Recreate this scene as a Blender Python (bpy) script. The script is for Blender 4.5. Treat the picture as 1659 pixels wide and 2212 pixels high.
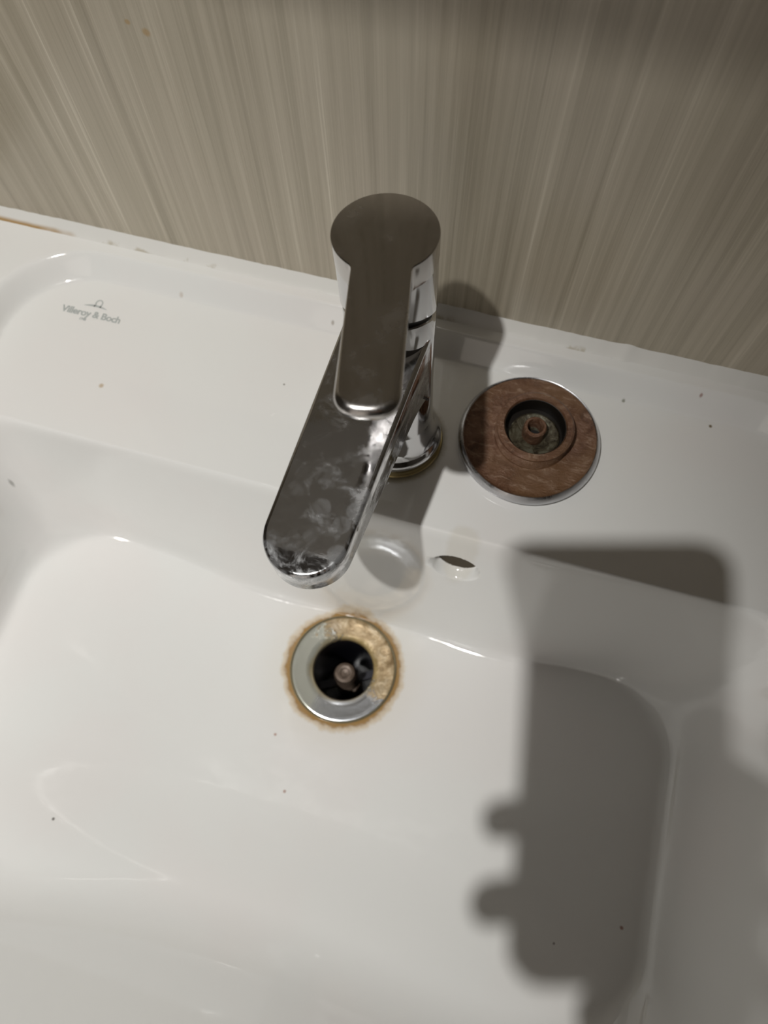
import bpy, bmesh, math, random
import numpy as np
from mathutils import Vector, Matrix, Quaternion
random.seed(4)
S = bpy.context.scene
for o in list(bpy.data.objects): bpy.data.objects.remove(o)
COL = S.collection
MM = 0.001
R = math.radians

# ------------------------------------------------------------------ camera (metres; z=0 is the tap deck, wall at y=0.246)
F_PX = 1600.0
def _unit(v): return v / np.linalg.norm(v)
_n = _unit(np.array([858 - 829.5, 1730 - 1106.0, F_PX]))           # where straight down points
_s = 0.258
_X = _unit(np.array([1, _s, -(_n[0] + _s * _n[1]) / _n[2]]))       # along the wall
_Z = -_n; _Y = np.cross(_Z, _X)
B = np.array([_X, _Y, _Z])                                          # lens axes -> world
CAM = Vector((0, 0, 0.348))
right, down, fwd = (Vector(B[:, i]) for i in range(3))
cam_mat = Matrix((( right.x, -down.x, -fwd.x, CAM.x), (right.y, -down.y, -fwd.y, CAM.y),
                  (right.z, -down.z, -fwd.z, CAM.z), (0, 0, 0, 1)))
cd = bpy.data.cameras.new('camera'); cam = bpy.data.objects.new('camera', cd); COL.objects.link(cam)
cam.matrix_world = cam_mat
cd.sensor_fit = 'VERTICAL'; cd.sensor_height = 36; cd.lens = F_PX / 2212 * 36
cd.clip_start = 0.002; cd.clip_end = 20
cd.dof.use_dof = True; cd.dof.focus_distance = 0.315; cd.dof.aperture_fstop = 8.5
S.camera = cam

# ------------------------------------------------------------------ light, exposure
S.view_settings.view_transform = 'Standard'; S.view_settings.look = 'None'
S.view_settings.gamma = 1; S.view_settings.use_curve_mapping = False
S.view_settings.exposure = 0.0
LAMP = Vector((-0.288, -0.346, 1.300))
ld = bpy.data.lights.new('ceiling_spot_light', 'SPOT'); lo = bpy.data.objects.new('ceiling_spot_light', ld); COL.objects.link(lo)
lo.location = LAMP
aim = Vector((-0.30, -0.06, -0.10)) - LAMP
lo.rotation_euler = aim.to_track_quat('-Z', 'Y').to_euler()
ld.energy = 57; ld.color = (1.0, 0.985, 0.945); ld.shadow_soft_size = 0.016
ld.spot_size = R(53); ld.spot_blend = 1.0
W = bpy.data.worlds.new('world'); S.world = W; W.use_nodes = True
W.node_tree.nodes['Background'].inputs[0].default_value = (1, 0.93, 0.85, 1)
W.node_tree.nodes['Background'].inputs[1].default_value = 0.02

# ------------------------------------------------------------------ material helpers
def mat(name, col=(.8, .8, .8), rough=.5, metal=0., coat=0., spec=.5):
    m = bpy.data.materials.new(name); m.use_nodes = True
    b = m.node_tree.nodes['Principled BSDF']
    b.inputs['Base Color'].default_value = (*col, 1); b.inputs['Roughness'].default_value = rough
    b.inputs['Metallic'].default_value = metal; b.inputs['Coat Weight'].default_value = coat
    b.inputs['Specular IOR Level'].default_value = spec
    return m
class NT:
    def __init__(s, m): s.t = m.node_tree; s.b = s.t.nodes['Principled BSDF']
    def n(s, typ, **k):
        x = s.t.nodes.new(typ)
        for a, v in k.items(): setattr(x, a, v)
        return x
    def l(s, a, b): s.t.links.new(a, b)
    def val(s, x, v):
        if hasattr(v, 'is_output'): s.l(v, x)
        else: x.default_value = v
    def math(s, op, a, b=0., c=0., clamp=False):
        x = s.n('ShaderNodeMath', operation=op, use_clamp=clamp)
        s.val(x.inputs[0], a); s.val(x.inputs[1], b); s.val(x.inputs[2], c); return x.outputs[0]
    def mix(s, f, a, b):
        x = s.n('ShaderNodeMix', data_type='RGBA'); s.val(x.inputs[0], f)
        for i, v in ((6, a), (7, b)):
            if hasattr(v, 'is_output'): s.l(v, x.inputs[i])
            else: x.inputs[i].default_value = (*v, 1)
        return x.outputs[2]
    def noise(s, scale, detail=4, rough=.55, vec=None, dist=0.):
        x = s.n('ShaderNodeTexNoise'); x.inputs['Scale'].default_value = scale
        x.inputs['Detail'].default_value = detail; x.inputs['Roughness'].default_value = rough
        x.inputs['Distortion'].default_value = dist
        if vec: s.l(vec, x.inputs['Vector'])
        return x.outputs[0]
    def ramp(s, f, stops):
        x = s.n('ShaderNodeValToRGB'); s.l(f, x.inputs[0]); e = x.color_ramp.elements
        while len(e) < len(stops): e.new(.5)
        for i, (p, c) in enumerate(stops):
            e[i].position = p; e[i].color = (*c, 1) if isinstance(c, tuple) else (c, c, c, 1)
        return x.outputs[0]
    def smooth(s, v, a, b):     # 0 at a -> 1 at b
        x = s.n('ShaderNodeMapRange', interpolation_type='SMOOTHSTEP'); s.val(x.inputs[0], v)
        x.inputs[1].default_value = a; x.inputs[2].default_value = b; return x.outputs[0]
    def pos(s, kind='Object'): return s.n('ShaderNodeTexCoord').outputs[kind]
    def scaled(s, v, sc):
        x = s.n('ShaderNodeVectorMath', operation='MULTIPLY'); s.l(v, x.inputs[0]); x.inputs[1].default_value = sc; return x.outputs[0]
    def dist2(s, v, c):         # distance in plan from a point
        x = s.n('ShaderNodeVectorMath', operation='DISTANCE'); m = s.scaled(v, (1, 1, 0)); s.l(m, x.inputs[0])
        x.inputs[1].default_value = (c[0], c[1], 0); return x.outputs['Value']
    def bump(s, h, strength, dist):
        x = s.n('ShaderNodeBump'); s.l(h, x.inputs['Height']); x.inputs['Strength'].default_value = strength
        x.inputs['Distance'].default_value = dist; s.l(x.outputs[0], s.b.inputs['Normal']); return x

DRAIN = (-0.053, 0.065, -0.1180)

# wall tile: beige with fine upright streaks
M_tile = mat('streaked_beige_tile', rough=.22)
t = NT(M_tile); P = t.pos()
v1 = t.scaled(P, (1, 1, .012)); v0 = t.scaled(P, (1, 1, .004))
a = t.noise(330, 3, .65, v1); b = t.noise(85, 4, .7, v0); c = t.noise(1500, 2, .5, v1); d = t.noise(24, 2, .5, v0)
f = t.math('ADD', t.math('MULTIPLY', a, .45), t.math('ADD', t.math('MULTIPLY', b, .55), t.math('MULTIPLY', c, .18)))
f = t.math('ADD', f, t.math('MULTIPLY', d, .25))
base = t.ramp(f, [(.48, (.330, .290, .220)), (.66, (.45, .402, .312)), (.80, (.54, .485, .385)), (.93, (.76, .70, .58))])
cl = t.noise(9, 3, .6, P)
base = t.mix(t.math('MULTIPLY', t.smooth(cl, .45, .7), .10), base, (.50, .41, .38))
# two small yellow spots
for (sx, sz, r) in ((-.171, .1455, .0016), (-.178, .1485, .0011)):
    x = t.n('ShaderNodeVectorMath', operation='DISTANCE'); t.l(t.scaled(P, (1, 0, 1)), x.inputs[0]); x.inputs[1].default_value = (sx, 0, sz)
    base = t.mix(t.math('MULTIPLY', t.math('SUBTRACT', 1, t.smooth(x.outputs['Value'], r * .5, r * 1.5)), .6), base, (.42, .25, .07))
t.l(base, t.b.inputs['Base Color'])
t.l(t.math('ADD', .20, t.math('MULTIPLY', b, .16)), t.b.inputs['Roughness'])
t.bump(a, .10, .0006)

M_plainwall = mat('plain_beige_wall', (.30, .285, .26), .45)
M_ceiling = mat('matt_white_ceiling', (.42, .41, .40), .8)
M_floor = mat('grey_floor_tile', (.22, .20, .18), .4)
t = NT(M_floor); br = t.n('ShaderNodeTexBrick'); br.inputs['Scale'].default_value = 1; br.offset = 0
br.inputs['Brick Width'].default_value = .3; br.inputs['Row Height'].default_value = .3; br.inputs['Mortar Size'].default_value = .004
br.inputs['Color1'].default_value = (.22, .20, .18, 1); br.inputs['Color2'].default_value = (.24, .22, .19, 1); br.inputs['Mortar'].default_value = (.12, .11, .1, 1)
t.l(t.pos(), br.inputs['Vector']); t.l(br.outputs[0], t.b.inputs['Base Color'])

# glazed ceramic with limescale film, specks and a rust halo round the waste
M_cer = mat('white_glazed_ceramic', (.86, .855, .84), .09, coat=.25, spec=.6)
t = NT(M_cer); P = t.pos()
big = t.noise(11, 3, .5, P)
base = t.mix(t.math('MULTIPLY', t.smooth(big, .42, .68), .5), (.86, .86, .845), (.86, .825, .81))
dd = t.dist2(P, DRAIN)
wob = t.noise(130, 4, .7, P); wob2 = t.noise(45, 3, .6, P)
dw = t.math('ADD', dd, t.math('MULTIPLY', t.math('SUBTRACT', wob, .5), .006))
dw = t.math('ADD', dw, t.math('MULTIPLY', t.math('SUBTRACT', wob2, .5), .006))
# plain outer line, soft
ring = t.math('SUBTRACT', 1, t.smooth(dw, .0340, .0392))
ring2 = t.math('MULTIPLY', t.smooth(dw, .0350, .0368), t.math('SUBTRACT', 1, t.smooth(dw, .0368, .0400)))
base = t.mix(t.math('MULTIPLY', ring2, .55), base, (.60, .42, .20))
base = t.mix(t.math('MULTIPLY', t.smooth(ring, .35, 1.), t.math('ADD', .75, t.math('MULTIPLY', wob2, .5)), clamp=True), base, (.33, .17, .03))
base = t.mix(t.math('MULTIPLY', t.math('SUBTRACT', 1, t.smooth(dd, .036, .060)), .15), base, (.72, .62, .45))
# yellow-brown residue round the tap foot and below it
for (sx, sy, r0, r1, k, cc) in ((-.0475, .171, .0235, .0275, .7, (.30, .25, .12)), (-.047, .150, .010, .028, .22, (.45, .40, .25)), (.020, .187, .030, .037, .3, (.35, .28, .15)), (.0, .1245, .006, .010, .22, (.60, .52, .36))):
    d0 = t.math('ADD', t.dist2(P, (sx, sy)), t.math('MULTIPLY', t.math('SUBTRACT', wob, .5), .004))
    base = t.mix(t.math('MULTIPLY', t.math('SUBTRACT', 1, t.smooth(d0, r0, r1)), k), base, cc)
for (sx, sy, r, cc, k) in ((.1092, .2210, .0011, (.16, .11, .04), .95), (-.2110, .1590, .0016, (.50, .36, .20), .7), (-.1150, .1860, .0007, (.2, .18, .15), .8),
        (-.181, -.061, .0010, (.12, .11, .10), .9), (-.065, -.013, .0010, (.42, .25, .20), .8), (-.081, .016, .0011, (.42, .22, .16), .8),
        (-.190, .2255, .0013, (.50, .38, .28), .4), (.131, -.028, .0011, (.35, .15, .12), .8), (.098, -.045, .0008, (.25, .2, .2), .8), (-.262, .105, .0012, (.3, .3, .28), .7),
        (.063, .224, .0011, (.16, .17, .10), .7), (.0995, .232, .0010, (.3, .12, .1), .7), (-.100, .228, .001, (.3, .25, .2), .6)):
    d0 = t.math('ADD', t.dist2(P, (sx, sy)), t.math('MULTIPLY', t.math('SUBTRACT', wob, .5), .0012))
    base = t.mix(t.math('MULTIPLY', t.math('SUBTRACT', 1, t.smooth(d0, r * .35, r * 1.2)), k), base, cc)
t.l(base, t.b.inputs['Base Color'])
sc = t.noise(70, 5, .65, P, .4)
film = t.noise(16, 4, .6, P)
# arcs standing in for the tap's caustics, put into roughness and bump
wr = 0.
for (sx, sy, r) in ((-.085, .165, .030), (-.098, .150, .024)):
    d0 = t.math('ADD', t.dist2(P, (sx, sy)), t.math('MULTIPLY', t.math('SUBTRACT', wob2, .5), .010))
    g = t.math('SUBTRACT', 1, t.math('ABSOLUTE', t.math('DIVIDE', t.math('SUBTRACT', d0, r), .0012)), clamp=True)
    wr = t.math('ADD', wr, g)
t.l(t.math('ADD', t.math('ADD', .05, t.math('MULTIPLY', t.smooth(sc, .45, .7), .10)), t.math('MULTIPLY', wr, .15)), t.b.inputs['Roughness'])
hh = t.math('ADD', t.math('MULTIPLY', film, .8), t.math('MULTIPLY', wr, .04))
t.bump(hh, .25, .0012)

M_seal = mat('white_silicone_sealant', (.80, .79, .76), .35)
t = NT(M_seal); P = t.pos(); n1 = t.noise(60, 4, .6, P); n2 = t.noise(14, 3, .6, P)
x = t.n('ShaderNodeSeparateXYZ'); t.l(P, x.inputs[0])
low = t.math('SUBTRACT', 1, t.smooth(x.outputs[2], .0122, .0142))
near = t.math('SUBTRACT', 1, t.smooth(x.outputs[0], -.265, -.235))
base = t.mix(t.math('MULTIPLY', t.math('MULTIPLY', low, t.smooth(n2, .50, .60)), near), (.80, .79, .76), (.42, .26, .10))
base = t.mix(t.math('MULTIPLY', t.math('MULTIPLY', t.smooth(n1, .60, .68), low), .5), base, (.35, .28, .15))
t.l(base, t.b.inputs['Base Color'])

def chrome(name, grime, col=(.62, .62, .63), r0=.05):
    m = mat(name, col, r0, 1.)
    t = NT(m); P = t.pos()
    n1 = t.noise(95, 5, .7, P, .6); n2 = t.noise(30, 4, .6, P, .8)
    st = t.noise(420, 3, .6, t.scaled(P, (.18, 1, 1)))
    g = t.math('MULTIPLY', t.smooth(t.math('ADD', t.math('MULTIPLY', n1, .5), t.math('MULTIPLY', n2, .5)), .42, .66), grime)
    t.l(t.math('ADD', r0, t.math('MULTIPLY', g, .38)), t.b.inputs['Roughness'])
    t.bump(t.math('ADD', t.math('MULTIPLY', n1, .6), t.math('MULTIPLY', st, .25)), .05 * grime, .0008)
    return m, t, g, n1, n2, P
M_chrome = chrome('chrome', .25)[0]
M_spout, t, g, n1, n2, P = chrome('water_spotted_chrome', 1.)
# dry limescale blotches towards the tip (faucet-local y < 0)
x = t.n('ShaderNodeSeparateXYZ'); t.l(P, x.inputs[0])
tip = t.math('SUBTRACT', 1, t.smooth(x.outputs[1], -.105, -.035))
vo = t.n('ShaderNodeTexVoronoi', feature='F1'); vo.inputs['Scale'].default_value = 95; t.l(P, vo.inputs['Vector'])
sp = t.math('SUBTRACT', 1, t.smooth(vo.outputs['Distance'], .30, .42))
k = t.math('MULTIPLY', t.math('MULTIPLY', t.math('MAXIMUM', t.math('MULTIPLY', sp, .55), t.math('MULTIPLY', t.smooth(n1, .44, .60), .8)), t.smooth(n2, .36, .54)), tip)
t.l(t.math('SUBTRACT', 1, t.math('MULTIPLY', k, .55)), t.b.inputs['Metallic'])
t.l(t.mix(k, (.60, .60, .61), (.36, .37, .38)), t.b.inputs['Base Color'])
M_lever = chrome('dull_chrome', .6, (.52, .50, .485), .10)[0]
M_dull = chrome('scaled_chrome', .8, (.60, .60, .62), .22)[0]
M_black = mat('black_rubber', (.008, .008, .008), .5)
M_brass = mat('tarnished_brass_gasket', (.42, .33, .15), .3, .5)

# rusty underside of the plug
M_rust = mat('rusty_brass', (.2, .1, .05), .35, .15)
t = NT(M_rust); P = t.pos()
n1 = t.noise(95, 7, .75, P, 1.0); n2 = t.noise(330, 5, .75, t.scaled(P, (.35, 1, 1)), .6); n3 = t.noise(25, 2, .5, P)
base = t.ramp(n1, [(.32, (.060, .024, .012)), (.46, (.150, .070, .038)), (.60, (.215, .115, .068)), (.78, (.40, .29, .20))])
base = t.mix(t.smooth(n3, .45, .62), base, (.19, .10, .050))
base = t.mix(t.math('MULTIPLY', t.smooth(n2, .52, .70), .6), base, (.46, .33, .24))
t.l(base, t.b.inputs['Base Color'])
t.l(t.math('ADD', .16, t.math('MULTIPLY', n2, .45)), t.b.inputs['Roughness'])
t.bump(t.math('ADD', n1, t.math('MULTIPLY', n2, .7)), .8, .0014)
M_crust = mat('dark_wet_crust', (.010, .007, .005), .45)
M_verd = mat('verdigris_brass', (.20, .19, .13), .4, .4)
t = NT(M_verd); P = t.pos(); n1 = t.noise(180, 5, .7, P, .8)
t.l(t.ramp(n1, [(.38, (.03, .022, .012)), (.52, (.10, .085, .055)), (.64, (.17, .165, .12)), (.76, (.11, .15, .11))]), t.b.inputs['Base Color'])
t.bump(n1, .6, .001)

# waste flange: chrome worn to scale at the back, grey-blue film at the front
M_flange = mat('stained_chrome_flange', (.6, .6, .6), .2, 1.)
t = NT(M_flange); P = t.pos()
n1 = t.noise(110, 6, .7, P, .8); n2 = t.noise(36, 4, .6, P, .5); n3 = t.noise(300, 3, .6, P)
x = t.n('ShaderNodeSeparateXYZ'); t.l(P, x.inputs[0])
side = t.math('ADD', t.math('MULTIPLY', x.outputs[0], 14.), t.math('MULTIPLY', x.outputs[1], 20.))     # towards back right
k = t.smooth(t.math('ADD', side, t.math('MULTIPLY', t.math('SUBTRACT', n1, .5), 1.3)), .10, .22)
kl = t.math('MULTIPLY', t.smooth(t.math('ADD', t.math('MULTIPLY', x.outputs[0], -30.), n2), .55, .95), .75)
base = t.mix(kl, (.64, .66, .70), (.52, .52, .42))
tan = t.ramp(n1, [(.35, (.22, .14, .06)), (.50, (.38, .27, .14)), (.68, (.58, .47, .32))])
base = t.mix(k, base, tan)
rr = t.n('ShaderNodeVectorMath', operation='LENGTH'); t.l(P, rr.inputs[0])
inner = t.math('SUBTRACT', 1, t.smooth(t.math('ADD', rr.outputs['Value'], t.math('MULTIPLY', t.math('SUBTRACT', n2, .5), .010)), .0195, .0230))
base = t.mix(t.math('MULTIPLY', inner, .6), base, (.40, .30, .12))
t.l(base, t.b.inputs['Base Color'])
t.l(t.math('SUBTRACT', .9, t.math('ADD', t.math('MULTIPLY', k, .65), t.math('MULTIPLY', kl, .5))), t.b.inputs['Metallic'])
t.l(t.math('ADD', .16, t.math('ADD', t.math('MULTIPLY', n3, .12), t.math('MULTIPLY', k, .10))), t.b.inputs['Roughness'])
t.bump(t.math('ADD', t.math('MULTIPLY', n1, k), t.math('MULTIPLY', n2, .3)), .5, .0016)
M_lip = mat('worn_brass_lip', (.34, .30, .20), .25, .9)
M_pipe = mat('slimy_dark_pipe', (.012, .012, .018), .25)
M_bolt = mat('brown_coated_bolt', (.17, .125, .095), .45, .3)
t = NT(M_bolt); n1 = t.noise(220, 4, .6, t.pos()); t.l(t.ramp(n1, [(.3, (.08, .055, .04)), (.7, (.24, .18, .14))]), t.b.inputs['Base Color'])
M_bar = mat('grey_slimy_bar', (.035, .035, .045), .3, .3)
M_print = mat('grey_printed_mark', (.47, .50, .49), .3)

# ------------------------------------------------------------------ mesh helpers
def link(name, verts, faces, m, parent=None, smooth=True, angle=40):
    me = bpy.data.meshes.new(name); me.from_pydata([tuple(v) for v in verts], [], faces); me.update()
    bm = bmesh.new(); bm.from_mesh(me); bmesh.ops.recalc_face_normals(bm, faces=bm.faces); bm.to_mesh(me); bm.free()
    if m: me.materials.append(m)
    o = bpy.data.objects.new(name, me); COL.objects.link(o)
    if parent: o.parent = parent
    if smooth:
        me.polygons.foreach_set('use_smooth', [True] * len(me.polygons))
        me.set_sharp_from_angle(angle=R(angle))
    return o
def tag(o, label, cat, group=None):
    o['label'] = label; o['category'] = cat
    if group: o['group'] = group
    return o
def empty(name, label, cat, loc=(0, 0, 0), rot=None):
    o = bpy.data.objects.new(name, None); COL.objects.link(o); o.location = loc; o.empty_display_size = .02
    if rot is not None: o.rotation_mode = 'QUATERNION'; o.rotation_quaternion = rot
    return tag(o, label, cat)
def box(name, lo_, hi_, m, parent=None):
    (a, b, c), (d, e, f) = lo_, hi_
    v = [(a, b, c), (d, b, c), (d, e, c), (a, e, c), (a, b, f), (d, b, f), (d, e, f), (a, e, f)]
    return link(name, v, [(0, 3, 2, 1), (4, 5, 6, 7), (0, 1, 5, 4), (1, 2, 6, 5), (2, 3, 7, 6), (3, 0, 4, 7)], m, parent, smooth=False)
def lathe(name, prof, m, parent=None, n=128, c=(0, 0, 0), closed=False, angle=30):
    """prof: list of (r, z)."""
    V = []; Fc = []
    for (r, z) in prof:
        for i in range(n):
            a = 2 * math.pi * i / n; V.append((c[0] + r * math.cos(a), c[1] + r * math.sin(a), c[2] + z))
    k = len(prof)
    for j in range(k - 1 + (1 if closed else 0)):
        j2 = (j + 1) % k
        for i in range(n):
            i2 = (i + 1) % n; Fc.append((j * n + i, j * n + i2, j2 * n + i2, j2 * n + i))
    if not closed:
        if prof[0][0] > 1e-6: Fc.append(tuple(range(n))[::-1])
        if prof[-1][0] > 1e-6: Fc.append(tuple((k - 1) * n + i for i in range(n)))
    return link(name, V, Fc, m, parent, angle=angle)
def slab(name, outline, layers, m, parent=None, angle=35):
    """outline: CCW plan points; layers: (inset function of (x,y) or number, z function or number)."""
    P2 = np.array(outline); n = len(P2)
    tg = np.roll(P2, -1, 0) - np.roll(P2, 1, 0); tg /= np.linalg.norm(tg, axis=1)[:, None]
    nm = np.stack([-tg[:, 1], tg[:, 0]], 1)           # inward for CCW
    V = []; Fc = []
    for (ins, z) in layers:
        for p, q in zip(P2, nm):
            i_ = ins(*p) if callable(ins) else ins
            w = p + q * i_; zz = z(*w) if callable(z) else z
            V.append((w[0], w[1], zz))
    k = len(layers)
    for j in range(k - 1):
        for i in range(n):
            i2 = (i + 1) % n; Fc.append((j * n + i, j * n + i2, (j + 1) * n + i2, (j + 1) * n + i))
    Fc.append(tuple(range(n))[::-1]); Fc.append(tuple((k - 1) * n + i for i in range(n)))
    return link(name, V, Fc, m, parent, angle=angle)
def arc(cx, cy, r, a0, a1, n):
    return [(cx + r * math.cos(R(a0 + (a1 - a0) * i / n)), cy + r * math.sin(R(a0 + (a1 - a0) * i / n))) for i in range(n + 1)]
def rrect(x0, x1, y0, y1, r, n=10):
    return arc(x1 - r, y0 + r, r, -90, 0, n) + arc(x1 - r, y1 - r, r, 0, 90, n) + arc(x0 + r, y1 - r, r, 90, 180, n) + arc(x0 + r, y0 + r, r, 180, 270, n)

# ------------------------------------------------------------------ room shell
YW = 0.246
X0, X1, Y0, Z0, Z1 = -0.95, 1.15, -1.5, -0.86, 1.335
def struct(name, lo_, hi_, m):
    o = box(name, lo_, hi_, m); o['kind'] = 'structure'; return o
T = .05
struct('wall_back', (X0 - T, YW, Z0), (X1 + T, YW + T, Z1), M_tile)
struct('wall_left', (X0 - T, Y0, Z0), (X0, YW, Z1), M_plainwall)
struct('wall_right', (X1, Y0, Z0), (X1 + T, YW, Z1), M_plainwall)
struct('wall_front', (X0 - T, Y0 - T, Z0), (X1 + T, Y0, Z1), M_plainwall)
M_fill = mat('fill_glow', (.8, .8, .8), .5)  # glow of the added fill panel
M_fill.node_tree.nodes['Principled BSDF'].inputs['Emission Color'].default_value = (1, .90, .80, 1)
M_fill.node_tree.nodes['Principled BSDF'].inputs['Emission Strength'].default_value = 0.55
struct('fill_panel_1', (-.62, Y0 + .001, Z0 + .01), (.12, Y0 + .035, Z1 - .25), M_fill)  # added door-sized panel, its glow serves as soft fill light
struct('floor', (X0 - T, Y0 - T, Z0 - T), (X1 + T, YW + T, Z0), M_floor)
struct('ceiling', (X0 - T, Y0 - T, Z1), (X1 + T, YW + T, Z1 + T), M_ceiling)

# ------------------------------------------------------------------ washbasin: one glazed body
def sd_rr(x, y, x0, x1, y0, y1, r):
    cx, cy = (x0 + x1) / 2, (y0 + y1) / 2
    qx = np.abs(x - cx) - ((x1 - x0) / 2 - r); qy = np.abs(y - cy) - ((y1 - y0) / 2 - r)
    return np.hypot(np.maximum(qx, 0), np.maximum(qy, 0)) + np.minimum(np.maximum(qx, qy), 0) - r
def smin(a, b, k):
    h = np.clip(.5 + .5 * (b - a) / k, 0, 1); return b * (1 - h) + a * h - k * h * (1 - h)
def smax(a, b, k): return -smin(-a, -b, k)
def sstep(x, a, b):
    t_ = np.clip((x - a) / (b - a), 0, 1); return t_ * t_ * (3 - 2 * t_)
BX = -56.0
def height(x, y):   # millimetres
    # raised rim round the recessed tap deck
    sd = sd_rr(x, y, BX - 224, BX + 224, -196, 224.5, 46)
    u = np.clip((sd + .5) / 10.5, 0, 1)
    rim = 12 * (0.8 * u + 0.2 * u * u * (3 - 2 * u))
    # bowl
    top = -sd_rr(x, y, BX - 228, BX + 228, -188, 126, 34)
    bot = sd_rr(x, y, BX - 204, BX + 204, -84, 104.5, 48) 
    bot = bot + np.where(y > 0, 3.4 * np.exp(-((x - 38) / 30) ** 2) + 2.4 * np.exp(-((x + 112) / 34) ** 2), 0)
    w = np.maximum(top + bot, 6)
    tt = top / w
    depth = 103.0
    wall = -depth * tt * (1 + 0.0 * tt)
    dist = np.hypot(x + 53, y - 65)
    flo = -118.0 + 15.0 * sstep(dist, 40, 215) + .020 * np.maximum(dist - 36, 0)
    flo = flo + 6 * sstep(-y, 20, 90) + 8 * sstep(-x, 110, 240)
    z = smax(wall, flo, 13 + 26 * sstep(np.abs(x - BX), 130, 205))
    z = smin(z, rim * 1.0, 8) + 0.0
    z = np.where(top < -8, rim, z)
    # edge of the outer rim rolled over
    return z
HOLE = (-1.0, -30.5, 10.6)      # x, z, radius of the overflow opening
def axis(a, b, dense, step=2.2):
    g = [a]
    while g[-1] < b - 1e-6:
        p = g[-1]; s_ = step
        for (d0, d1, ds) in dense:
            if d0 <= p < d1: s_ = min(s_, ds)
        g.append(min(p + s_, b))
    return np.array(g)
gx = axis(BX - 274, BX + 274, [(-15, 14, .3)])
gy = axis(-222, 240.5, [(106, 125, .13), (99, 131, .35), (221, 237, .8)])
GX, GY = np.meshgrid(gx, gy)
GZ = height(GX, GY)
ox = sd_rr(GX, GY, BX - 274, BX + 274, -222, 262, 20)
GZ = GZ - 5 * (1 - np.sqrt(np.clip(1 - (np.clip(ox + 5, 0, 5) / 5) ** 2, 0, 1)))
hd = np.hypot((GX - HOLE[0]) * .84, GZ - HOLE[1])
on_wall = (GY > 95) & (GY < 128)
push = np.where(on_wall, 1 - sstep(hd, HOLE[2] - 1.2, HOLE[2] + .8), 0)
PY = GY + 6.5 * push; PZ = GZ - 1.0 * push
nx, ny = len(gx), len(gy)
V = [(GX[j, i] * MM, PY[j, i] * MM, PZ[j, i] * MM) for j in range(ny) for i in range(nx)]
Fc = []
for j in range(ny - 1):
    for i in range(nx - 1):
        mx, my = (gx[i] + gx[i + 1]) / 2, (gy[j] + gy[j + 1]) / 2
        if math.hypot(mx + 53, my - 65) < 28.5: continue
        Fc.append((j * nx + i, j * nx + i + 1, (j + 1) * nx + i + 1, (j + 1) * nx + i))
# outer skirt down and a closed underside
loop = [i for i in range(nx)] + [j * nx + nx - 1 for j in range(1, ny)] + [(ny - 1) * nx + i for i in range(nx - 2, -1, -1)] + [j * nx for j in range(ny - 2, 0, -1)]
k0 = len(V)
for q in loop: V.append((V[q][0] * .985 + BX * MM * .015, V[q][1], -.150 if V[q][1] > -.1 else -.150))
for a in range(len(loop)):
    b_ = (a + 1) % len(loop); Fc.append((loop[b_], loop[a], k0 + a, k0 + b_))
basin = link('washbasin', V, Fc, M_cer, angle=70)
basin.data.materials.append(mat('overflow_cap_painted_dark', (.05, .035, .015), .6))      # shallow end cap coloured dark to stand for an unlit hollow
for p_ in basin.data.polygons:
    c_ = p_.center
    if abs(c_.x - HOLE[0] * MM) < .0145 and .105 < c_.y < .135:
        vs = [basin.data.vertices[i_].index for i_ in p_.vertices]
        if all(v_ < k0 and push.flat[v_] > .985 for v_ in vs): p_.material_index = 1
tag(basin, 'white glazed ceramic washbasin with raised rim, set against the striped beige wall', 'washbasin')

# maker's mark on the tap deck (grey print)
mark = bpy.data.objects.new('printed_mark', None)
def text_mesh(name, body, size, loc, rz, m, parent, bold=0.0):
    cu = bpy.data.curves.new(name, 'FONT'); cu.body = body; cu.size = size; cu.extrude = .00004; cu.offset = bold
    cu.align_x = 'CENTER'; cu.align_y = 'CENTER'; cu.space_character = .95
    to = bpy.data.objects.new(name + '_tmp', cu); COL.objects.link(to)
    dg = bpy.context.evaluated_depsgraph_get(); dg.update()
    me = bpy.data.meshes.new_from_object(to.evaluated_get(dg)); bpy.data.objects.remove(to)
    me.materials.clear(); me.materials.append(m)
    o = bpy.data.objects.new(name, me); COL.objects.link(o); o.parent = parent; o.location = loc; o.rotation_euler = (0, 0, rz)
    return o
bpy.data.objects.remove(mark)
LX, LY = -.2355, .2005
text_mesh('printed_lettering', 'Villeroy & Boch', .0060, (LX, LY, .00015), R(.5), M_print, basin, .00012)
text_mesh('printed_year', '1748', .0022, (LX - .0035, LY - .0042, .00015), R(-1), M_print, basin, .00005)
EV = []; EF = []
def strip(pts, ws):
    k = len(EV)
    for i, (p, w) in enumerate(zip(pts, ws)):
        a = Vector(pts[max(i - 1, 0)]); b_ = Vector(pts[min(i + 1, len(pts) - 1)]); d_ = (b_ - a).normalized(); q = Vector((-d_.y, d_.x)) * w / 2
        EV.extend([(p[0] + q.x, p[1] + q.y, .00018), (p[0] - q.x, p[1] - q.y, .00018)])
    for i in range(len(pts) - 1): EF.append((k + 2 * i, k + 2 * i + 1, k + 2 * i + 3, k + 2 * i + 2))
ex, ey = LX + .0005, LY + .0050
strip([(ex - .0070 + .0140 * i / 12, ey + .0010 * math.sin(math.pi * i / 12)) for i in range(13)], [.0002 + .0010 * math.sin(math.pi * i / 12) for i in range(13)])
strip([(ex + .0010 + .0019 * math.cos(R(a_)), ey + .0030 + .0022 * math.sin(R(a_))) for a_ in range(-40, 225, 15)], [.0006] * 18)
strip([(ex + .0026, ey + .0016), (ex + .0026, ey + .0002)], [.0006, .0006]); strip([(ex - .0006, ey + .0016), (ex - .0012, ey + .0002)], [.0006, .0006])
link('printed_emblem', EV, EF, M_print, basin, smooth=False)

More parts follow.
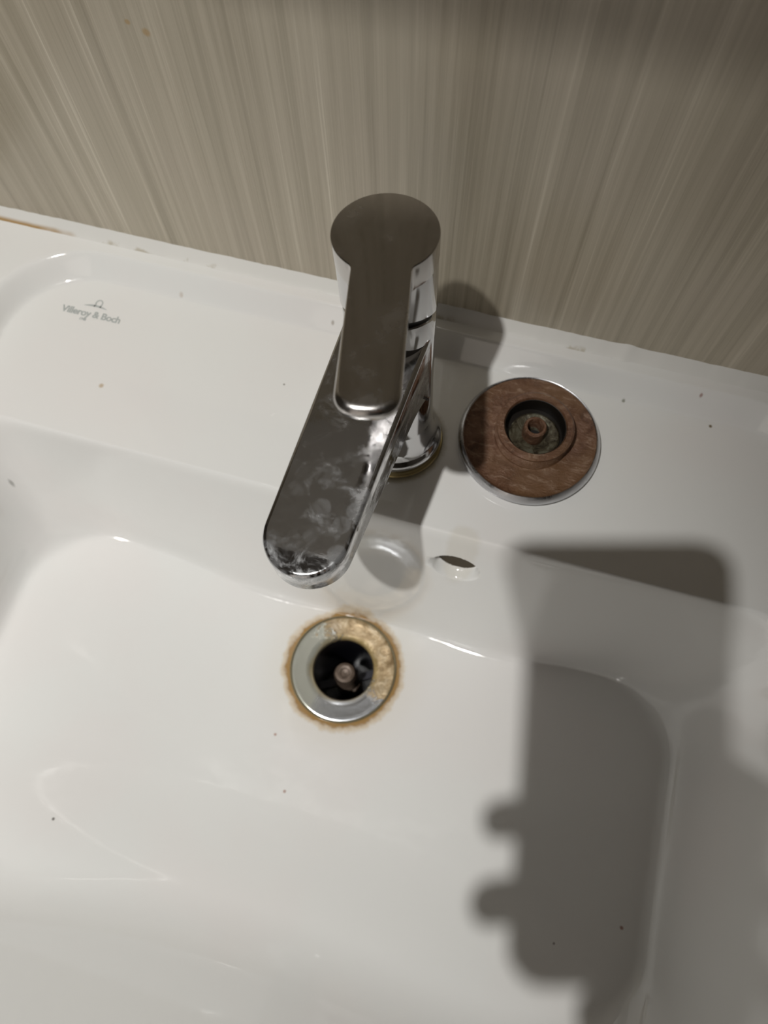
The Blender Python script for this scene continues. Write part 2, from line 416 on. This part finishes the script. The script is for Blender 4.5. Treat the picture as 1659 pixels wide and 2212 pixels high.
# ------------------------------------------------------------------ sealant bead
V = []; Fc = []; prof_n = 9; xs = np.arange(BX - 290, BX + 291, 1.5); rng = np.random.RandomState(3)
def vn(x, s_, seed):     # value noise
    r_ = np.random.RandomState(seed).rand(2000); u = x / s_ + 500; i = int(math.floor(u)); f_ = u - i; f_ = f_ * f_ * (3 - 2 * f_); return r_[i] * (1 - f_) + r_[i + 1] * f_
for x in xs:
    hgt = 18.2 + .7 * (vn(x, 14, 1) - .5) + .5 * (vn(x, 4, 2) - .5); dep = 6.3 + .9 * (vn(x, 18, 3) - .5) + .6 * (vn(x, 5, 4) - .5)
    hgt += 1.1 * math.exp(-((x - 57) / 3.) ** 2); dep += .8 * math.exp(-((x - 57) / 3.) ** 2)
    for k in range(prof_n):
        a = k / (prof_n - 1); y = 246.3 - dep * (1 - a); z = 11.6 + (hgt - 11.6) * (a ** 1.5 * .75 + .25 * math.sin(a * math.pi / 2))
        V.append((x * MM, y * MM, z * MM))
    V.append((x * MM, .2463, .0105)); V.append((x * MM, (246.3 - dep) * MM, .0105))
kk = prof_n + 2
for i in range(len(xs) - 1):
    for k in range(kk):
        k2 = (k + 1) % kk; Fc.append((i * kk + k, i * kk + k2, (i + 1) * kk + k2, (i + 1) * kk + k))
Fc.append(tuple(range(kk))); Fc.append(tuple((len(xs) - 1) * kk + k for k in range(kk)))
seal = link('trim_1', V, Fc, M_seal, angle=60); seal['kind'] = 'structure'
seal['label'] = 'white silicone sealant bead between the basin rim and the wall'

# ------------------------------------------------------------------ mixer tap
lean = Vector((-.0067, .0092, .140)).normalized()
q = Vector((0, 0, 1)).rotation_difference(lean)
tap = empty('basin_mixer_tap', 'chrome single lever basin mixer tap standing on the back deck of the basin', 'tap', (-.0475, .171, 0), q)
def lm(o): o.data.transform(Matrix.Scale(MM, 4)); return o
lm(lathe('base_gasket', [(18, .05), (23.4, .05), (24.1, .7), (23.6, 1.4), (18, 1.4)], M_brass, tap, closed=True))
lm(lathe('base_ring', [(10, 1.4), (21.8, 1.4), (22.4, 2.2), (22.4, 3.4), (21.8, 4.0), (10, 4.2)], M_chrome, tap))
lm(lathe('base_flange', [(10, 4.1), (22.6, 4.1), (23.2, 5.0), (23.1, 6.6), (22.4, 8.0), (21.3, 9.4), (20.3, 11.4), (19.5, 14.5), (18.8, 19), (18.3, 26), (10, 26.5)], M_chrome, tap, angle=50))
def gapz(y): return 103.5 - .48 * y
circ = lambda r, n=96: [(r * math.cos(2 * math.pi * i / n), r * math.sin(2 * math.pi * i / n)) for i in range(n)]
lm(slab('tap_body', circ(18.9), [(.6, 24), (.5, 60), (0, 84), (0, lambda x, y: gapz(y) - 3.6), (.3, lambda x, y: gapz(y) - 2.9), (.9, lambda x, y: gapz(y) - 2.6)], M_chrome, tap))
lm(slab('cartridge_gap', circ(17.6), [(0, lambda x, y: gapz(y) - 4), (0, lambda x, y: gapz(y) + 2)], M_black, tap))
# spout: straight towards the bowl, blunt rounded tip
sp_rot = R(-4.2)
def spout_outline():
    L = 112.; w0 = 18.7; w1 = 17.3; pts = []
    tipc = -L + w1
    pts += arc(0, tipc, w1, 180, 360, 40)
    for i in range(1, 30): a = i / 29; pts.append((w1 + (w0 - w1) * a, tipc * (1 - a) - 2 * a))
    for i in range(0, 30): a = 1 - i / 29; pts.append((-(w1 + (w0 - w1) * a), tipc * (1 - a) - 2 * a))
    return pts[:-1]
so = spout_outline()
zt = lambda x, y: 90.5 + (y + 16) * (90.5 - 76.5) / 91.
def zb_(x, y): a = min(max((-y) / 107., 0), 1); return 56 + 4 * a ** .8 - 10 * max(0, 1 - (-y) / 26.) ** 2
ins_b = lambda k: (lambda x, y: k)
lay = [(3.2, lambda x, y: zb_(x, y) + .0), (1.6, lambda x, y: zb_(x, y) + .6), (.5, lambda x, y: zb_(x, y) + 2.2)]
for a in np.linspace(0, 90, 8):
    lay.append((1.9 * (1 - math.cos(R(a))), (lambda a_: lambda x, y: zt(x, y) - 1.9 * (1 - math.sin(R(a_))))(a)))
spout = lm(slab('spout', so, lay, M_spout, tap, angle=40)); spout.rotation_euler = (0, 0, sp_rot)
aer = lm(lathe('aerator', [(3, 0), (11, 0), (12, .8), (12, 6), (3, 6)], M_chrome, tap, c=(0, -92, 56.5))); aer.rotation_euler = (0, 0, sp_rot)
# lever: round cap flush with a flat paddle
LR = 19.7; LW = 10.6
def lever_outline():
    f_ = 3.2; ang = math.degrees(math.asin((LW + f_) / (LR + f_)))
    yc = -math.sqrt((LR + f_) ** 2 - (LW + f_) ** 2)
    L = 77.0; tr = 9.0; wt = LW + .3
    pts = arc(0, 0, LR, -90 + ang, 270 - ang, 90)
    pts += arc(-(LW + f_), yc, f_, 90 - ang, 0, 6)[1:]
    y1 = -L + tr
    for i in range(1, 18): a = i / 18; pts.append((-(LW + (wt - LW) * a), yc + (y1 - yc) * a))
    tip_ = []
    for i in range(25):
        th = R(180 + 180 * i / 24); c_, s_ = math.cos(th), math.sin(th)
        tip_.append((wt * math.copysign(abs(c_) ** .82, c_), y1 - tr * abs(s_) ** .82))
    pts += tip_
    for i in range(1, 18): a = 1 - i / 18; pts.append(((LW + (wt - LW) * a), yc + (y1 - yc) * a))
    pts += arc((LW + f_), yc, f_, 180, 90 + ang, 6)[:-1]
    return pts
lo_pts = lever_outline()
tl = lambda y: min(max((-y - 22) / 50., 0), 1)
ztop = lambda x, y: 140.0 - .018 * (y) 
bev = lambda k: (lambda x, y: k * (.5 + 2.6 * tl(y)))
lay = [(lambda x, y: .4 + 3.2 * tl(y), lambda x, y: ztop(x, y) - 12 + 4.0 * tl(y)), (lambda x, y: .1 + .4 * tl(y), lambda x, y: ztop(x, y) - 10 + 4.5 * tl(y))]
for a in np.linspace(0, 90, 7):
    lay.append((bev(1 - math.cos(R(a))), (lambda a_: lambda x, y: ztop(x, y) - (.5 + 2.6 * tl(y)) * (1 - math.sin(R(a_))))(a)))
# keep z functions on the un-inset centre line
lever = lm(slab('lever', lo_pts, lay, M_lever, tap, angle=40)); lever.rotation_euler = (0, 0, R(11.2))
cap = lm(slab('lever_cap', circ(19.35), [(.7, lambda x, y: gapz(y) + .2), (0, lambda x, y: gapz(y) + .9), (0, 132), (.4, 134)], M_chrome, tap))

# ------------------------------------------------------------------ waste fitting in the bowl
drain = empty('drain_fitting', 'round metal drain fitting stained with rust in the floor of the basin', 'drain', (DRAIN[0], DRAIN[1], DRAIN[2]))
lm(lathe('flange', [(19.2, -14), (18.9, -2.4), (19.3, -1.2), (20.2, -.4), (24, .15), (29, .55), (31.2, 1.1), (31.9, .9), (31.6, -1), (30, -3), (24, -6), (20.5, -14)], M_flange, drain, closed=True, angle=55))
lm(lathe('flange_lip', [(31.6, .3), (32.0, 1.5), (32.5, 1.9), (33.1, 1.6), (33.3, .2), (33.0, -1.2), (31.8, -1.2)], M_lip, drain, closed=True, angle=60))
lm(lathe('tailpipe', [(20.4, -4), (20.4, -95), (4, -96), (4, -95), (19.0, -94), (19.0, -4)], M_pipe, drain, closed=True))
# cross bar, nut and threaded rod
cb = lm(box('cross_bar', (-19.2, -2.6, -50), (19.2, 2.6, -44), M_bar, drain)); cb.rotation_euler = (0, 0, R(28))
hexp = [(9.6 * math.cos(R(60 * i + 12)), 9.6 * math.sin(R(60 * i + 12))) for i in range(6)]
lm(slab('hex_nut', hexp, [(.8, -56), (0, -55.2), (0, -50.8), (.8, -50)], M_bolt, drain, angle=20))
pr = [(2, -88), (8.5, -88)]
for k in range(14):
    z = -86 + k * 4.8; pr += [(6.4, z), (7.4, z + 2.4)]
pr += [(6.6, -17.5), (6.2, -16.2), (4.6, -15.6), (3.0, -15.9), (2.6, -17.0), (0, -17.4)]
lm(lathe('threaded_rod', pr, M_bolt, drain, n=48))

# ------------------------------------------------------------------ loose drain plug, upside down
plug = empty('drain_plug', 'round metal drain plug lying upside down beside the tap, its underside rusty brown', 'drain plug', (.0190, .1860, 0))
lm(lathe('plug_cap', [(0, .2), (10, .35), (24, .8), (32, 1.5), (35.6, 2.6), (36.6, 4.2), (36.3, 5.8), (35.2, 7.8), (34.4, 8.6), (33.8, 8.3), (33.4, 6.9), (20, 6.5), (0, 6.5)], M_dull, plug, angle=50))
lm(lathe('rusty_underside', [(16.6, 5.5), (16.6, 6.75), (22, 6.85), (30, 6.95), (32.6, 7.3), (33.5, 8.1), (33.9, 8.3), (33.7, 7.0), (30, 5.6)], M_rust, plug, closed=True, angle=60))
cp = [(15.4, 6.2), (15.4, 16.6), (16.0, 17.5), (18.4, 17.6), (19.4, 16.9), (19.5, 15.9)]
for k in range(6): cp += [(18.7, 15.2 - 1.3 * k), (19.5, 14.5 - 1.3 * k)]
cp += [(19.6, 7.4), (20.8, 6.9), (20.8, 6.2)]
CC = (1.2, 1.5, 0)
lm(lathe('threaded_collar', cp, M_rust, plug, closed=True, angle=35, c=CC))
lm(lathe('collar_bore', [(0, 6.6), (0, 7.2), (14.9, 7.2), (15.1, 16.2), (15.42, 16.3), (15.42, 6.6)], M_crust, plug, c=CC))
lm(lathe('inner_seat', [(4, 7.0), (13.2, 7.0), (12.8, 9.6), (12.0, 9.9), (7.4, 8.6), (5, 8.4)], M_verd, plug, closed=True, c=(CC[0] + .7, CC[1] - 1.4, 0)))
lm(lathe('centre_tube', [(3.8, 6.5), (3.8, 16.0), (4.2, 16.7), (5.2, 16.7), (5.7, 16.0), (5.9, 9.0), (5.9, 6.5)], M_rust, plug, n=48, closed=True, c=CC))
lm(lathe('tube_bore', [(0, 7), (3.82, 7), (3.82, 7.4), (0, 7.4)], M_black, plug, n=48, c=CC))

# ------------------------------------------------------------------ above the frame: shelf on the wall, downlight, phone and hand (they shade and reflect)
M_shelf = mat('white_lacquered_board', (.55, .52, .48), .4)
sh = empty('wall_shelf', 'white board shelf fixed to the wall above the basin', 'shelf', (.10, YW, .468))
box('shelf_board', (-.40, -.151, -.009), (.40, 0, .009), M_shelf, sh)
for xx in (-.22, .28):
    box('shelf_bracket', (xx - .008, -.09, -.045), (xx + .008, 0, -.009), M_shelf, sh)

lamp = empty('ceiling_spotlight', 'small round recessed spotlight in the ceiling', 'light fitting', (LAMP.x, LAMP.y, LAMP.z))
lathe('spotlight_ring', [(.022, .0), (.034, -.002), (.040, .001), (.041, .0345), (.022, .0345)], M_chrome, lamp, closed=True)
M_phone = mat('black_phone_case', (.03, .03, .032), .45); M_glass = mat('dark_phone_glass', (.02, .02, .025), .1)
ph = empty('smartphone', 'black smartphone held above the basin', 'phone'); ph.rotation_mode = 'QUATERNION'
ph.matrix_world = cam_mat
sc_ = lambda x, y: (x * MM, -y * MM)       # lens coordinates: x right, y up
pts = rrect(-67, 14, -142, 19.5, 12)
lm(slab('phone_case', pts, [(1.5, 15.5), (0, 14.5), (0, 7.5), (1.5, 6.2)], M_phone, ph))
pts = rrect(-65, 12, -140, 17.5, 10)
lm(slab('phone_screen', pts, [(0, 15.4), (0, 15.9)], M_glass, ph))
lm(slab('camera_bump', rrect(-24, 12, -26, 14, 8), [(0, 6.6), (0, 4.6), (.8, 4.0)], M_phone, ph))
for (lx, ly) in ((0, 0), (0, -17), (-15, -8)):
    lm(lathe('phone_lens', [(0, 2.9), (6, 2.9), (6.6, 3.2), (6.6, 4.6), (0, 4.6)], M_glass, ph, n=48, c=(lx, ly, 0)))

M_skin = mat('skin', (.50, .30, .21), .5)
hand = empty('person', 'person\'s bare hand and forearm holding a phone above the basin', 'person'); hand.rotation_mode = 'QUATERNION'
hand.matrix_world = cam_mat
def skin_chain(name, pts, edges, m, parent):
    me = bpy.data.meshes.new(name); me.from_pydata([(x * MM, y * MM, z * MM) for (x, y, z, r) in pts], edges, []); me.update()
    o = bpy.data.objects.new(name, me); COL.objects.link(o); o.parent = parent
    md = o.modifiers.new('skin', 'SKIN'); md.use_smooth_shade = True
    for i, p in enumerate(pts):
        o.data.skin_vertices[0].data[i].radius = (p[3] * MM, p[3] * MM)
    o.data.skin_vertices[0].data[0].use_root = True
    ss = o.modifiers.new('sub', 'SUBSURF'); ss.levels = 1; ss.render_levels = 2
    me.materials.append(m); return o
# lens axes: x right, y up, z towards the holder (phone occupies z 6..16); palm on the right edge, fingers behind
HP = [(44, -112, 8, 27), (56, -150, 14, 30), (78, -205, 30, 27), (120, -300, 70, 32), (175, -420, 130, 38),
      (32, -80, 4, 19), (10, -66, -7, 8.5), (-22, -60, -8, 8), (-46, -58, -6, 7),
      (32, -98, 0, 14), (0, -92, -9, 9), (-40, -90, -9, 8.6), (-70, -90, -3, 8.2), (-76, -90, 7, 7.4),
      (32, -120, 0, 14), (2, -120, -9, 9), (-38, -119, -9, 9), (-71, -119, -3, 8.8), (-78, -119, 7, 8.2),
      (34, -134, 2, 20), (10, -146, -1, 15), (-14, -151, 4, 12), (-40, -153, 10, 9.5),
      (42, -84, 20, 16), (38, -62, 26, 12), (28, -40, 24, 9), (226, -540, 220, 42), (250, -640, 380, 48)]
HE = [(0, 1), (1, 2), (2, 3), (3, 4), (0, 5), (5, 6), (6, 7), (7, 8), (0, 9), (9, 10), (10, 11), (11, 12), (12, 13),
      (0, 14), (14, 15), (15, 16), (16, 17), (17, 18), (0, 19), (19, 20), (20, 21), (21, 22), (0, 23), (23, 24), (24, 25), (4, 26), (26, 27)]
skin_chain('hand', HP, HE, M_skin, hand)
